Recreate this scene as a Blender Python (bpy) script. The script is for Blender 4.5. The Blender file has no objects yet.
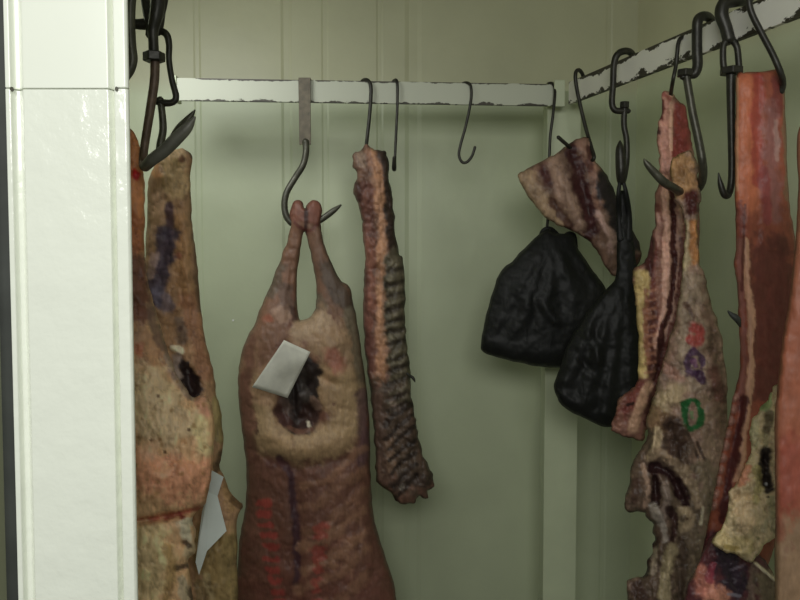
import bpy, bmesh, math
import numpy as np, random
from mathutils import Vector

C = bpy.context.scene.collection
# ------------------------------------------------------------------ camera
CZ, PITCH, F = 1.6, math.radians(3.0), 800.0
cam = bpy.data.objects.new('camera', bpy.data.cameras.new('camera')); C.objects.link(cam)
cam.location = (0, 0, CZ); cam.rotation_euler = (math.radians(90) - PITCH, 0, 0)
cam.data.sensor_width = 36; cam.data.lens = 36; cam.data.clip_start = .02
bpy.context.scene.camera = cam
cp, sp = math.cos(PITCH), math.sin(PITCH)

def W(px, py, Y):
    """point of the vertical plane y=Y seen at a pixel (arrays allowed)"""
    u = (np.asarray(px, float) - 400) / F; v = (300 - np.asarray(py, float)) / F
    dy = cp + v * sp; dz = v * cp - sp
    t = Y / dy
    return np.stack(np.broadcast_arrays(u * t, Y + 0 * u, CZ + dz * t), -1)
def V(px, py, Y): return Vector(W(px, py, Y))

# ------------------------------------------------------------------ colour and noise
GAIN = 3.0
def lin(c):
    c = np.asarray(c, float) / 255
    return np.where(c <= .04045, c / 12.92, ((c + .055) / 1.055) ** 2.4)
LUM = np.array([.3, .59, .11])
def A(*c): return np.minimum(lin(c) * GAIN, .92)
def AM(c, g, sat=.88):
    a = lin(c); l = (a * LUM).sum(); return np.minimum((a * sat + l * (1 - sat)) * g, .92)

def vnoise(x, y, seed=0):
    xi = np.floor(x).astype(np.int64); yi = np.floor(y).astype(np.int64)
    fx = x - xi; fy = y - yi; fx = fx * fx * (3 - 2 * fx); fy = fy * fy * (3 - 2 * fy)
    def h(a, b):
        n = (a * 374761393 + b * 668265263 + seed * 974711) & 0xffffffff
        n = ((n ^ (n >> 13)) * 1274126177) & 0xffffffff
        return ((n ^ (n >> 16)) & 0xffff) / 65535.0
    return (h(xi, yi) * (1 - fx) + h(xi + 1, yi) * fx) * (1 - fy) + (h(xi, yi + 1) * (1 - fx) + h(xi + 1, yi + 1) * fx) * fy
def fbm(x, y, s, seed=0, o=3):
    r = 0; a = .5; t = 0
    for i in range(o):
        r = r + a * (vnoise(x / s + 37, y / s + 91, seed + i) - .5) * 2; t += a; a *= .55; s = s / 2.1
    return r / t

# ------------------------------------------------------------------ objects
def props(o, label=None, cat=None, group=None, kind=None):
    if label: o['label'] = label
    if cat: o['category'] = cat
    if group: o['group'] = group
    if kind: o['kind'] = kind
    return o
def thing(name, label, cat, loc, group=None):
    o = bpy.data.objects.new(name, None); C.objects.link(o); o.location = loc; o.empty_display_size = .05
    return props(o, label, cat, group)
def wloc(o):
    p = Vector((0, 0, 0))
    while o is not None: p += o.location; o = o.parent
    return p
def mk(name, verts, faces, mat, parent=None, smooth=True, cols=None, uvs=None, origin=None):
    verts = [Vector(v) for v in verts]
    if parent is None:
        if origin is None:
            zs = min(v.z for v in verts)
            origin = Vector((sum(v.x for v in verts) / len(verts), sum(v.y for v in verts) / len(verts), zs))
        base = Vector(origin)
    else: base = wloc(parent)
    me = bpy.data.meshes.new(name)
    me.from_pydata([tuple(v - base) for v in verts], [], faces)
    bm = bmesh.new(); bm.from_mesh(me); bmesh.ops.recalc_face_normals(bm, faces=bm.faces); bm.to_mesh(me); bm.free()
    if smooth: me.polygons.foreach_set('use_smooth', [True] * len(me.polygons))
    if cols is not None:
        at = me.color_attributes.new('Col', 'FLOAT_COLOR', 'POINT')
        a = np.ones((len(verts), 4), np.float32); a[:, :3] = cols
        at.data.foreach_set('color', a.ravel())
    if uvs is not None:
        ul = me.uv_layers.new(name='UVMap')
        for lp in me.loops: ul.data[lp.index].uv = uvs[lp.vertex_index]
    me.materials.append(mat); me.update()
    o = bpy.data.objects.new(name, me); C.objects.link(o)
    if parent is None: o.location = base
    else: o.parent = parent
    return o

# ------------------------------------------------------------------ materials
def newmat(n):
    m = bpy.data.materials.new(n); m.use_nodes = True
    return m, m.node_tree, m.node_tree.nodes['Principled BSDF']
def noisy(n, col, rough=.5, metal=0., scale=30, var=.2, bump=.2, bdist=.002, col2=None, bscale=None, spec=.5, coat=0):
    m, t, b = newmat(n); N = t.nodes; L = t.links
    tc = N.new('ShaderNodeTexCoord'); no = N.new('ShaderNodeTexNoise'); no.inputs['Scale'].default_value = scale
    no.inputs['Detail'].default_value = 5; L.new(tc.outputs['Object'], no.inputs['Vector'])
    r = N.new('ShaderNodeValToRGB'); r.color_ramp.elements[0].position = .35; r.color_ramp.elements[1].position = .68
    c = np.array(col); c2 = c * (1 - var) if col2 is None else np.array(col2)
    r.color_ramp.elements[0].color = (*c2, 1); r.color_ramp.elements[1].color = (*c, 1)
    L.new(no.outputs['Fac'], r.inputs['Fac']); L.new(r.outputs['Color'], b.inputs['Base Color'])
    n2 = N.new('ShaderNodeTexNoise'); n2.inputs['Scale'].default_value = bscale or scale * 2; n2.inputs['Detail'].default_value = 4
    L.new(tc.outputs['Object'], n2.inputs['Vector'])
    bp = N.new('ShaderNodeBump'); bp.inputs['Strength'].default_value = bump; bp.inputs['Distance'].default_value = bdist
    L.new(n2.outputs['Fac'], bp.inputs['Height']); L.new(bp.outputs['Normal'], b.inputs['Normal'])
    b.inputs['Roughness'].default_value = rough; b.inputs['Metallic'].default_value = metal
    b.inputs['Specular IOR Level'].default_value = spec; b.inputs['Coat Weight'].default_value = coat
    return m
def meatmat(n, rough=.5, bscale=42, bdist=.007, fine=.13):
    m, t, b = newmat(n); N = t.nodes; L = t.links
    at = N.new('ShaderNodeVertexColor'); at.layer_name = 'Col'
    tc = N.new('ShaderNodeTexCoord')
    no = N.new('ShaderNodeTexNoise'); no.inputs['Scale'].default_value = 160; no.inputs['Detail'].default_value = 3
    mp = N.new('ShaderNodeMapping'); mp.inputs['Scale'].default_value = (1, 1, .35)
    L.new(tc.outputs['Object'], mp.inputs['Vector']); L.new(mp.outputs['Vector'], no.inputs['Vector'])
    mr = N.new('ShaderNodeMapRange'); mr.inputs['From Min'].default_value = .3; mr.inputs['From Max'].default_value = .7
    mr.inputs['To Min'].default_value = 1 - fine; mr.inputs['To Max'].default_value = 1 + fine * .6
    L.new(no.outputs['Fac'], mr.inputs['Value'])
    mx = N.new('ShaderNodeVectorMath'); mx.operation = 'SCALE'
    L.new(at.outputs['Color'], mx.inputs[0]); L.new(mr.outputs['Result'], mx.inputs['Scale'])
    L.new(mx.outputs['Vector'], b.inputs['Base Color'])
    n2 = N.new('ShaderNodeTexNoise'); n2.inputs['Scale'].default_value = bscale; n2.inputs['Detail'].default_value = 5
    L.new(mp.outputs['Vector'], n2.inputs['Vector'])
    bp = N.new('ShaderNodeBump'); bp.inputs['Strength'].default_value = .5; bp.inputs['Distance'].default_value = bdist
    L.new(n2.outputs['Fac'], bp.inputs['Height']); L.new(bp.outputs['Normal'], b.inputs['Normal'])
    b.inputs['Roughness'].default_value = rough; b.inputs['Specular IOR Level'].default_value = .35
    return m
M_meat = meatmat('meat')
M_wet = meatmat('wet_meat', rough=.46)
M_hook = noisy('blackened_steel', (.04, .038, .03), rough=.42, metal=.35, scale=60, var=.4, bump=.3)
M_hook2 = noisy('worn_steel', (.095, .092, .068), rough=.42, metal=.4, scale=50, var=.45, bump=.3)
M_rusty = noisy('brown_rusty_steel', (.15, .10, .07), rough=.5, metal=.3, scale=70, var=.4, bump=.4)
M_strap = noisy('brown_steel_strap', (.12, .10, .066), rough=.5, metal=.3, scale=60, var=.4, bump=.3)
M_tip = noisy('grey_forged_tip', (.17, .165, .14), rough=.5, metal=.2, scale=50, var=.35, bump=.3)
M_enamel = noisy('white_enamel', (.90, .93, .83), rough=.22, scale=6, var=.03, bump=.06, bdist=.002, bscale=25)
M_film = noisy('crinkled_white_film', (.90, .93, .83), rough=.14, scale=6, var=.03, bump=.8, bdist=.003, bscale=32, coat=.5)
M_dark = noisy('dark_gasket', (.05, .055, .05), rough=.6, scale=20, var=.3)
M_paper = noisy('paper_tag', (.74, .73, .64), rough=.8, scale=22, var=.22, bump=.1)
M_paper2 = noisy('white_paper_tag', (.74, .80, .78), rough=.75, scale=15, var=.12, bump=.1)
M_screw = noisy('screw_painted_glint', (.95, .95, .92), rough=.5, metal=0, scale=10, var=.1)  # plain white stands in for the glint on the screw head

# plastic bag
M_bag, t, b = newmat('black_plastic'); N = t.nodes; L = t.links
b.inputs['Base Color'].default_value = (.008, .0085, .008, 1); b.inputs['Roughness'].default_value = .55
b.inputs['Specular IOR Level'].default_value = .3
tc = N.new('ShaderNodeTexCoord'); mp = N.new('ShaderNodeMapping'); mp.inputs['Scale'].default_value = (1, 1, .45)
no = N.new('ShaderNodeTexNoise'); no.inputs['Scale'].default_value = 26; no.inputs['Detail'].default_value = 5; no.inputs['Distortion'].default_value = 1.0
L.new(tc.outputs['Object'], mp.inputs['Vector']); L.new(mp.outputs['Vector'], no.inputs['Vector'])
bp = N.new('ShaderNodeBump'); bp.inputs['Strength'].default_value = .4; bp.inputs['Distance'].default_value = .008
L.new(no.outputs['Fac'], bp.inputs['Height']); L.new(bp.outputs['Normal'], b.inputs['Normal'])

# chipped rail paint: uv = (metres along, 0..1 up the face)
def railmat(n, paint, amp):
    m, t, b = newmat(n); N = t.nodes; L = t.links
    uv = N.new('ShaderNodeUVMap'); uv.uv_map = 'UVMap'
    sx = N.new('ShaderNodeSeparateXYZ'); L.new(uv.outputs['UV'], sx.inputs[0])
    def math_(op, a, b_=None, c=None):
        q = N.new('ShaderNodeMath'); q.operation = op
        for i, z in enumerate((a, b_, c)):
            if z is None: continue
            if isinstance(z, (int, float)): q.inputs[i].default_value = z
            else: L.new(z, q.inputs[i])
        return q.outputs[0]
    n1 = N.new('ShaderNodeTexNoise'); n1.noise_dimensions = '2D'; n1.inputs['Scale'].default_value = 14; n1.inputs['Detail'].default_value = 6
    n1.inputs['Roughness'].default_value = .7
    mp = N.new('ShaderNodeMapping'); mp.inputs['Scale'].default_value = (1, .12, 1)
    L.new(uv.outputs['UV'], mp.inputs['Vector']); L.new(mp.outputs['Vector'], n1.inputs['Vector'])
    v = sx.outputs['Y']
    bot = math_('SUBTRACT', math_('MULTIPLY', math_('SUBTRACT', n1.outputs['Fac'], .44), amp), v)      # >0 chipped along the bottom
    top = math_('SUBTRACT', math_('MULTIPLY', math_('SUBTRACT', n1.outputs['Fac'], .38), amp * .6), math_('SUBTRACT', 1.0, v))
    mask = math_('MULTIPLY', math_('MAXIMUM', bot, top), 60); cl = N.new('ShaderNodeClamp'); L.new(mask, cl.inputs['Value'])
    mx = N.new('ShaderNodeMix'); mx.data_type = 'RGBA'
    mx.inputs['A'].default_value = (*paint, 1); mx.inputs['B'].default_value = (.045, .038, .026, 1)
    L.new(cl.outputs['Result'], mx.inputs['Factor']); L.new(mx.outputs['Result'], b.inputs['Base Color'])
    bp = N.new('ShaderNodeBump'); bp.inputs['Strength'].default_value = .5; bp.inputs['Distance'].default_value = .001; bp.invert = True
    L.new(cl.outputs['Result'], bp.inputs['Height']); L.new(bp.outputs['Normal'], b.inputs['Normal'])
    b.inputs['Roughness'].default_value = .5
    return m
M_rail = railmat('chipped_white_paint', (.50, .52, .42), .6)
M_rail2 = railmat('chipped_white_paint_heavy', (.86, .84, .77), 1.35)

# walls: warm light over the rail and green bounce below, put into the colour
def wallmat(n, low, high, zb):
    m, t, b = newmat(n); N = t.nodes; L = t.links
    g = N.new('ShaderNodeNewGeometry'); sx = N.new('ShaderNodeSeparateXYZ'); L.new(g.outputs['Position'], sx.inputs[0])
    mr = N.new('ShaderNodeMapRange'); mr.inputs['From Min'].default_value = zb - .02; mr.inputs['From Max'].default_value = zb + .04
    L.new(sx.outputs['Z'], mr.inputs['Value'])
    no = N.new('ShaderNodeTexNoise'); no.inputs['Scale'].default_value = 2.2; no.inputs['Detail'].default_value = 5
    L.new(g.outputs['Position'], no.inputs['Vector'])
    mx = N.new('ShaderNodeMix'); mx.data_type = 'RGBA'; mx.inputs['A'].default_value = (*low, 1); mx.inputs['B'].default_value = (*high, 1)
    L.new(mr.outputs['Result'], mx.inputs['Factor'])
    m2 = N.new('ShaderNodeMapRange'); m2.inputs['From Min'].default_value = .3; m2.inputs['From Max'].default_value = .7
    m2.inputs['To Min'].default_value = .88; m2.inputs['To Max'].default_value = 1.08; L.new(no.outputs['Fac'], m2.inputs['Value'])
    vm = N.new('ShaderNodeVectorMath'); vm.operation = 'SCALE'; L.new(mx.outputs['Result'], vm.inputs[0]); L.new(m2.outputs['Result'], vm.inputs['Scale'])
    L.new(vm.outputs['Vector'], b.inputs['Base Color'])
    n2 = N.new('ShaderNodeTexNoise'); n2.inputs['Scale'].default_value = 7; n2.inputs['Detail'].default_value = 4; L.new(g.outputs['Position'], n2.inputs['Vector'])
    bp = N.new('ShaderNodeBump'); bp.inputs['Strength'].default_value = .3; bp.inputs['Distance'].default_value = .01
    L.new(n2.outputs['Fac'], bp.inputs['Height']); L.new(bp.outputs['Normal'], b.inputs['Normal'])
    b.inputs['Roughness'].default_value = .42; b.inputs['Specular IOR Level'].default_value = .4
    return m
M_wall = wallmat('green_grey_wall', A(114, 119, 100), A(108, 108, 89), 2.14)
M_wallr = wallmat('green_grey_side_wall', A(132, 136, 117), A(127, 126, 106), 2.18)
M_ceil = noisy('ceiling_paint', A(110, 112, 92), rough=.6, scale=3, var=.1)
M_floor = noisy('floor_tile', (.22, .22, .2), rough=.35, scale=8, var=.25)

# ------------------------------------------------------------------ shape builders
def spline(P, n=8, closed=False):
    P = np.asarray(P, float); m = len(P); out = []
    rng = range(m if closed else m - 1)
    for i in rng:
        if closed: p0, p1, p2, p3 = P[i - 1], P[i], P[(i + 1) % m], P[(i + 2) % m]
        else: p0, p1, p2, p3 = P[max(i - 1, 0)], P[i], P[i + 1], P[min(i + 2, m - 1)]
        for k in range(n):
            t = k / n
            out.append(.5 * ((2 * p1) + (-p0 + p2) * t + (2 * p0 - 5 * p1 + 4 * p2 - p3) * t * t + (-p0 + 3 * p1 - 3 * p2 + p3) * t ** 3))
    if not closed: out.append(P[-1])
    return np.array(out)
def segdist(x, y, pl, closed=False):
    """distance and nearest point from points to a polyline"""
    best = np.full(x.shape, 1e18); bx = np.zeros_like(x); by = np.zeros_like(x)
    m = len(pl)
    if m == 1:
        return np.hypot(x - pl[0][0], y - pl[0][1]), bx + pl[0][0], by + pl[0][1]
    for i in range(m if closed else m - 1):
        ax, ay = pl[i][:2]; cx, cy = pl[(i + 1) % m][:2]
        dx, dy = cx - ax, cy - ay; q = dx * dx + dy * dy + 1e-12
        t = np.clip(((x - ax) * dx + (y - ay) * dy) / q, 0, 1)
        qx = ax + t * dx; qy = ay + t * dy; d = (x - qx) ** 2 + (y - qy) ** 2
        k = d < best; best = np.where(k, d, best); bx = np.where(k, qx, bx); by = np.where(k, qy, by)
    return np.sqrt(best), bx, by
def inside(x, y, pl):
    c = np.zeros(x.shape, bool); m = len(pl)
    for i in range(m):
        x1, y1 = pl[i]; x2, y2 = pl[(i + 1) % m]
        k = ((y1 > y) != (y2 > y)) & (x < (x2 - x1) * (y - y1) / ((y2 - y1) if y2 != y1 else 1e-9) + x1)
        c ^= k
    return c

def pillow(name, outer, Y, base, paints=(), sculpt=(), holes=(), step=1.6, kf=.6, kb=.5, cap=1., rag=.8, ragscale=9,
           rough=.003, rscale=14, mott=.12, mscale=10, mat=None, parent=None, tilt=(0, 0), gm=1., sat=.88, streak=.35, crease=.3, label=None, cat=None, group=None, seed=1, sharp=False):
    """closed solid with the given outline (pixels of its own vertical plane), inflated to real thickness"""
    rings = []
    for q in [outer] + list(holes):
        s = spline(q, 6, True) if not sharp else np.array([np.array(q[i]) * (1 - t) + np.array(q[(i + 1) % len(q)]) * t for i in range(len(q)) for t in np.arange(0, 1, .1)])
        s = s + np.stack([fbm(s[:, 0], s[:, 1], ragscale, seed, 3), fbm(s[:, 0], s[:, 1], ragscale, seed + 50, 3)], -1) * rag * 2
        rings.append(s)
    allp = rings[0]; x0, y0 = allp.min(0) - 2 * step; x1, y1 = allp.max(0) + 2 * step
    gx = np.arange(x0, x1, step); gy = np.arange(y0, y1, step)
    X, Yp = np.meshgrid(gx, gy)
    ins = np.zeros(X.shape, bool)
    for r in rings: ins ^= inside(X, Yp, r)
    # inflate: solve the membrane equation
    u = np.zeros(X.shape); n = max(20, min(x1 - x0, y1 - y0) / step); om = 2 / (1 + math.sin(math.pi / n))
    ii, jj = np.indices(X.shape); red = ins & ((ii + jj) % 2 == 0); blk = ins & ((ii + jj) % 2 == 1)
    for it in range(int(n * 3.5)):
        for msk in (red, blk):
            nb = np.zeros_like(u); nb[1:-1, 1:-1] = (u[2:, 1:-1] + u[:-2, 1:-1] + u[1:-1, 2:] + u[1:-1, :-2] + 1) / 4
            u = np.where(msk, u + om * (nb - u), u)
    mpp = Y / F
    t = np.sqrt(np.maximum(2 * u, 0)) * step * mpp
    q = ins[:-1, :-1] & ins[1:, :-1] & ins[1:, 1:] & ins[:-1, 1:]
    used = np.zeros(X.shape, bool)
    for a in (slice(None, -1), slice(1, None)):
        for b_ in (slice(None, -1), slice(1, None)): used[a, b_] |= q
    full = np.zeros(X.shape, bool); full[1:-1, 1:-1] = q[:-1, :-1] & q[1:, :-1] & q[1:, 1:] & q[:-1, 1:]
    bnd = used & ~full
    PX, PY = X.copy(), Yp.copy()
    bx_, by_ = X[bnd], Yp[bnd]; bd = np.full(bx_.shape, 1e9); nx = bx_.copy(); ny = by_.copy()
    for r in rings:
        d, ax, ay = segdist(bx_, by_, r, True); k = d < bd
        bd = np.where(k, d, bd); nx = np.where(k, ax, nx); ny = np.where(k, ay, ny)
    PX[bnd] = nx; PY[bnd] = ny
    tt = np.where(bnd, 0, t)
    h = np.zeros(X.shape)
    wob = fbm(X, Yp, 12, seed + 9, 3)
    for s in sculpt:                                   # (points, radius px, height m)
        pts, rad, hh = s[:3]
        pl = spline(pts, 5) if len(pts) > 2 else np.array(pts, float)
        d, _, _ = segdist(X, Yp, pl); d = np.maximum(d + wob * rad * .25, 0)
        h += hh * np.exp(-(d / rad) ** 2)
    h += rough * fbm(X, Yp, rscale, seed + 3, 4) - rough * .5 * np.clip(1 - np.abs(fbm(X, Yp / 1.8, 11, seed + 63, 4)) * 5, 0, 1) * (crease > 0)
    edge = np.clip(t / (6 * mpp), 0, 1)
    def capf(z, c): return c * np.tanh(z / c)
    fr = capf(kf * tt, cap) + h * edge; bk = capf(kb * tt, cap) + rough * fbm(X, Yp, rscale, seed + 7, 3) * edge
    fr = np.maximum(fr, -bk + .002 * edge)
    fr = np.where(bnd, 0, fr); bk = np.where(bnd, 0, bk)
    cx0, cy0 = X[used].mean(), Yp[used].mean()
    YY = Y + tilt[0] * (PX - cx0) * mpp + tilt[1] * (PY - cy0) * mpp
    P = W(PX, PY, YY)
    cen = W(cx0, cy0, Y) - np.array([0, 0, CZ]); nrm = cen / np.linalg.norm(cen)      # thickness axis of the piece: it faces the doorway
    Pf = P - fr[..., None] * (nrm if abs(nrm[0]) < 0 else (P - np.array([0, 0, CZ])) / np.linalg.norm(P - np.array([0, 0, CZ]), axis=-1)[..., None])
    Pb = P + bk[..., None] * nrm
    # colours
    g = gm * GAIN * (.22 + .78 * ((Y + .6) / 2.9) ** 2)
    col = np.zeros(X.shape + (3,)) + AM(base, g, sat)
    m1 = 1 + mott * fbm(X, Yp, mscale, seed + 20, 4) * 1.6
    w2 = fbm(X, Yp, 9, seed + 30, 4); w3 = fbm(X, Yp, 4, seed + 40, 2)
    XW = X + 3.2 * fbm(X, Yp, 13, seed + 60, 4) + .8 * w3; YW = Yp + 3.2 * fbm(X, Yp, 13, seed + 61, 4)
    m1 = m1 * (1 + streak * fbm(X, Yp / 3.5, 5, seed + 62, 4))
    rid = 1 - np.abs(fbm(X, Yp / 1.8, 11, seed + 63, 4)) * 7; m1 = m1 * (1 - crease * np.clip(rid, 0, 1) ** 2)
    for p in paints:                                   # (points, radius, colour, alpha[, softness, wobble])
        pts, rad, c_, al = p[:4]; soft = p[4] if len(p) > 4 else .38; wb = p[5] if len(p) > 5 else .5
        pl = spline(pts, 5) if len(pts) > 2 else np.array(pts, float)
        d, _, _ = segdist(XW if rad > 1.9 else X, YW if rad > 1.9 else Yp, pl); d = d + (w2 * 1.4 + w3 * .25) * rad * wb
        k = np.clip((rad * (1 + soft) - d) / (2 * soft * rad + 1e-6), 0, 1); k = (k * k * (3 - 2 * k) * al)[..., None]
        col = col * (1 - k) + AM(c_, g, sat) * k
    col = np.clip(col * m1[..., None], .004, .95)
    idf = -np.ones(X.shape, int); idf[used] = np.arange(used.sum())
    nf = used.sum(); inn = used & ~bnd; idb = idf.copy(); idb[inn] = nf + np.arange(inn.sum())
    verts = np.concatenate([Pf[used], Pb[inn]]); cols = np.concatenate([col[used], col[inn]])
    yy, xx = np.nonzero(q)
    faces = []
    for I, flip in ((idf, False), (idb, True)):
        a, b_, c_, d_ = I[yy, xx], I[yy, xx + 1], I[yy + 1, xx + 1], I[yy + 1, xx]
        fs = np.stack([a, d_, c_, b_] if not flip else [a, b_, c_, d_], -1)
        faces += fs.tolist()
    # drop degenerate double faces lying wholly on the rim
    rim = set(idf[bnd].tolist()); faces = [f for f in faces if not all(k in rim for k in f)]
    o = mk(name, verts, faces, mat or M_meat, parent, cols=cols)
    if label: props(o, label, cat, group)
    fY = Pf[..., 1]
    def front(px, py):
        j = int(round((px - x0) / step)); i = int(round((py - y0) / step))
        i = min(max(i, 0), fY.shape[0] - 1); j = min(max(j, 0), fY.shape[1] - 1)
        return float(fY[i, j])
    return o, front

def tube(name, pts, mat, parent=None, sides=12, n=8, flat=1.0, straight=False):
    """pts: (px, py, Y, radius px); a swept rod with rounded ends"""
    w = [tuple(W(p[0], p[1], p[2])) + (p[3] * p[2] / F,) for p in pts]
    S = spline(w, n) if not straight else np.array(w)
    c = [Vector(s[:3]) for s in S]; r = [max(s[3], .0002) for s in S]
    verts, faces = [], []; up = None
    # rounded ends
    T0 = (c[1] - c[0]).normalized(); T1 = (c[-1] - c[-2]).normalized()
    c = [c[0] - T0 * r[0] * .6] + c + [c[-1] + T1 * r[-1] * .6]; r = [r[0] * .5] + r + [r[-1] * .5]
    for i in range(len(c)):
        T = (c[min(i + 1, len(c) - 1)] - c[max(i - 1, 0)]).normalized()
        if up is None: up = T.orthogonal().normalized() if abs(T.x) > .9 else T.cross(Vector((1, 0, 0))).normalized()
        up = (up - T * up.dot(T)).normalized(); sd = T.cross(up)
        for k in range(sides):
            a = 2 * math.pi * k / sides
            verts.append(c[i] + up * (r[i] * math.cos(a) * flat) + sd * (r[i] * math.sin(a)))
    for i in range(len(c) - 1):
        for k in range(sides):
            faces.append((i * sides + k, i * sides + (k + 1) % sides, (i + 1) * sides + (k + 1) % sides, (i + 1) * sides + k))
    faces.append(tuple(range(sides))); faces.append(tuple((len(c) - 1) * sides + k for k in range(sides)))
    return mk(name, verts, faces, mat, parent)

def prism(name, poly, depth, mat, parent=None, bev=0, smooth=False, uvs=None):
    """poly: list of world points (a planar face); extruded by vector depth"""
    n = len(poly); verts = [Vector(p) for p in poly] + [Vector(p) + Vector(depth) for p in poly]
    faces = [tuple(range(n)), tuple(range(n, 2 * n))] + [(i, (i + 1) % n, n + (i + 1) % n, n + i) for i in range(n)]
    o = mk(name, verts, faces, mat, parent, smooth=smooth, uvs=uvs)
    if bev:
        m = o.modifiers.new('bevel', 'BEVEL'); m.width = bev; m.segments = 2; m.limit_method = 'ANGLE'
    return o
def nut(name, px, py, Y, rx, ry, mat, parent, sides=6):
    c = V(px, py, Y); a = rx * Y / F; h = ry * Y / F
    poly = [c + Vector((a * math.cos(math.pi * 2 * k / sides + .3), a * math.sin(math.pi * 2 * k / sides + .3), -h)) for k in range(sides)]
    return prism(name, poly, (0, 0, 2 * h), mat, parent, bev=min(a, h) * .25)

# ------------------------------------------------------------------ room
RL = Vector((-.640, 2.300)); RR = Vector((.478, 2.386)); bd = (RR - RL).normalized(); bn = Vector((-bd.y, bd.x))
rd = Vector((.294, -1)).normalized(); rn = Vector((-rd.y, rd.x)) ; rn = rn if rn.x > 0 else -rn
ZB, ZT = 2.048, 2.111
WC = Vector((.799, 2.731))                                   # wall corner
def on_back(px, off=.33):                                    # point of the back wall seen in column px
    u = (px - 400) / F; p = WC; # (u*y, y) on line WC + s*bd
    s = (u * p.y - p.x) / (bd.x - u * bd.y); return p + bd * s
ZC = 2.75
# back wall with shallow pressed joints between its panels
prof = []
s0 = (on_back(40) - WC).dot(bd)
def sx(px): return (on_back(px) - WC).dot(bd)
joints = [(200, .002, .006), (288, .003, .009), (326, .002, .006), (380, .002, .006), (413, .003, .014), (606, .0015, .006)]
xs = [-2.2]
for px, dp, wd in joints:
    s = sx(px); prof += [(s - wd * 2, 0), (s - wd, dp), (s + wd, dp), (s + wd * 2, 0)]
prof = [(-2.2, 0)] + prof + [(0, 0)]
verts = []; faces = []
for s, dp in prof:
    p = WC + bd * s + bn * dp
    verts += [(p.x, p.y, 0), (p.x, p.y, ZC)]
for i in range(len(prof) - 1): faces.append((2 * i, 2 * i + 2, 2 * i + 3, 2 * i + 1))
nb = len(verts)
for s in (0, -2.2):
    p = WC + bd * s + bn * .1; verts += [(p.x, p.y, 0), (p.x, p.y, ZC)]
faces += [(nb - 2, nb, nb + 1, nb - 1), (nb, nb + 2, nb + 3, nb + 1), (nb + 2, 0, 1, nb + 3)]
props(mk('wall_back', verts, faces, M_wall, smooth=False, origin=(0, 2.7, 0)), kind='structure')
def wallbox(name, a, b_, nrm, th, z0, z1, mat):
    poly = [(a.x, a.y, z0), (b_.x, b_.y, z0), (b_.x + nrm.x * th, b_.y + nrm.y * th, z0), (a.x + nrm.x * th, a.y + nrm.y * th, z0)]
    return props(prism(name, poly, (0, 0, z1 - z0), mat), kind='structure')
RE = WC + rd * 2.2
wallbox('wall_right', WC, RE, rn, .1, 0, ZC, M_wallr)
LW = Vector((-1.05, 2.56))
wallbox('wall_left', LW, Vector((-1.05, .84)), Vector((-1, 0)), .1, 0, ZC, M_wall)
f1 = [(-1.15, .84), (RE.x + .1, .55), (WC.x + .12, 2.85), (-1.15, 2.72)]
props(prism('floor', [(-2.2, -1.6, 0), (2.2, -1.6, 0), (2.2, 3.1, 0), (-2.2, 3.1, 0)], (0, 0, -.05), M_floor), kind='structure')
props(prism('ceiling', [(-1.15, .76, ZC), (1.6, .76, ZC), (1.6, 2.95, ZC), (-1.15, 2.95, ZC)], (0, 0, .06), M_ceil), kind='structure')

# doorway post in the foreground (white enamel channel with raised lips), film covered below its joint
PY_ = .80
def pX(px): return (px - 400) / F * PY_ / cp
prof = [(19, .05), (9, .006), (10.5, 0), (15.5, 0), (17, .008), (21, .010), (27, .003), (111, .003), (114.5, .012), (116.5, .012), (118, 0), (129, 0), (131, .003), (131, .006), (112, .05)]
def post(name, z0, z1, mat, kind):
    vs = []; nz = 2
    P_ = [(pX(px), PY_ + dp) for px, dp in prof]
    for z in (z0, z1): vs += [(x, y, z) for x, y in P_]
    n = len(P_); fs = [(i, (i + 1) % n, n + (i + 1) % n, n + i) for i in range(n)] + [tuple(range(n)), tuple(range(n, 2 * n))]
    o = mk(name, vs, fs, mat, smooth=False)
    m = o.modifiers.new('bevel', 'BEVEL'); m.width = .0012; m.segments = 2; m.limit_method = 'ANGLE'
    return props(o, kind=kind)
zs = float(W(70, 88, PY_)[2])
trim = post('trim_1', zs + .0004, ZC, M_enamel, 'structure')
trim2 = post('trim_2', 0, zs - .0004, M_film, 'structure')
for px, par in ((11.5, trim2), (116.5, trim2)):
    c = V(px, 89, PY_ - .001); verts = []; 
    pl = [c + Vector((.0016 * math.cos(a), 0, .0024 * math.sin(a))) for a in np.linspace(0, 2 * math.pi, 12, endpoint=False)]
    o = prism('rivet', pl, (0, .002, 0), M_hook2, par)
# dark gap with its gasket to the left of the post, then the outer wall face
wallbox('trim_3', Vector((pX(-16), .83)), Vector((pX(9), .83)), Vector((0, 1)), .02, 0, ZC, M_dark)
wallbox('wall_front', Vector((-1.15, .80)), Vector((pX(-16), .80)), Vector((0, 1)), .05, 0, ZC, M_ceil)

# ------------------------------------------------------------------ welded hanging frame
fr = thing('hanging_rail', 'white painted steel hanging frame with chipped rusty edges running along back and right wall', 'rail', (RR.x, RR.y, 0))
def rail(name, a, b_, nrm, mat, zb=ZB, zt=ZT, th=.012):
    d = (b_ - a); L_ = d.length; n = 40; vs = []; fs = []; uv = []
    for i in range(n + 1):
        p = a + d * (i / n); q = p + nrm * th
        vs += [(p.x, p.y, zb), (p.x, p.y, zt), (q.x, q.y, zt), (q.x, q.y, zb)]
        s = L_ * i / n; uv += [(s, 0), (s, 1), (s, 1.0), (s, 0.0)]
    for i in range(n):
        for k in range(4): fs.append((4 * i + k, 4 * i + (k + 1) % 4, 4 * i + 4 + (k + 1) % 4, 4 * i + 4 + k))
    fs += [(0, 1, 2, 3), (4 * n, 4 * n + 1, 4 * n + 2, 4 * n + 3)]
    return mk(name, vs, fs, mat, fr, smooth=False, uvs=uv)
rail('rail', RL, RR, bn, M_rail)
RS = RR + rd * .03 + rn * .005
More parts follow.
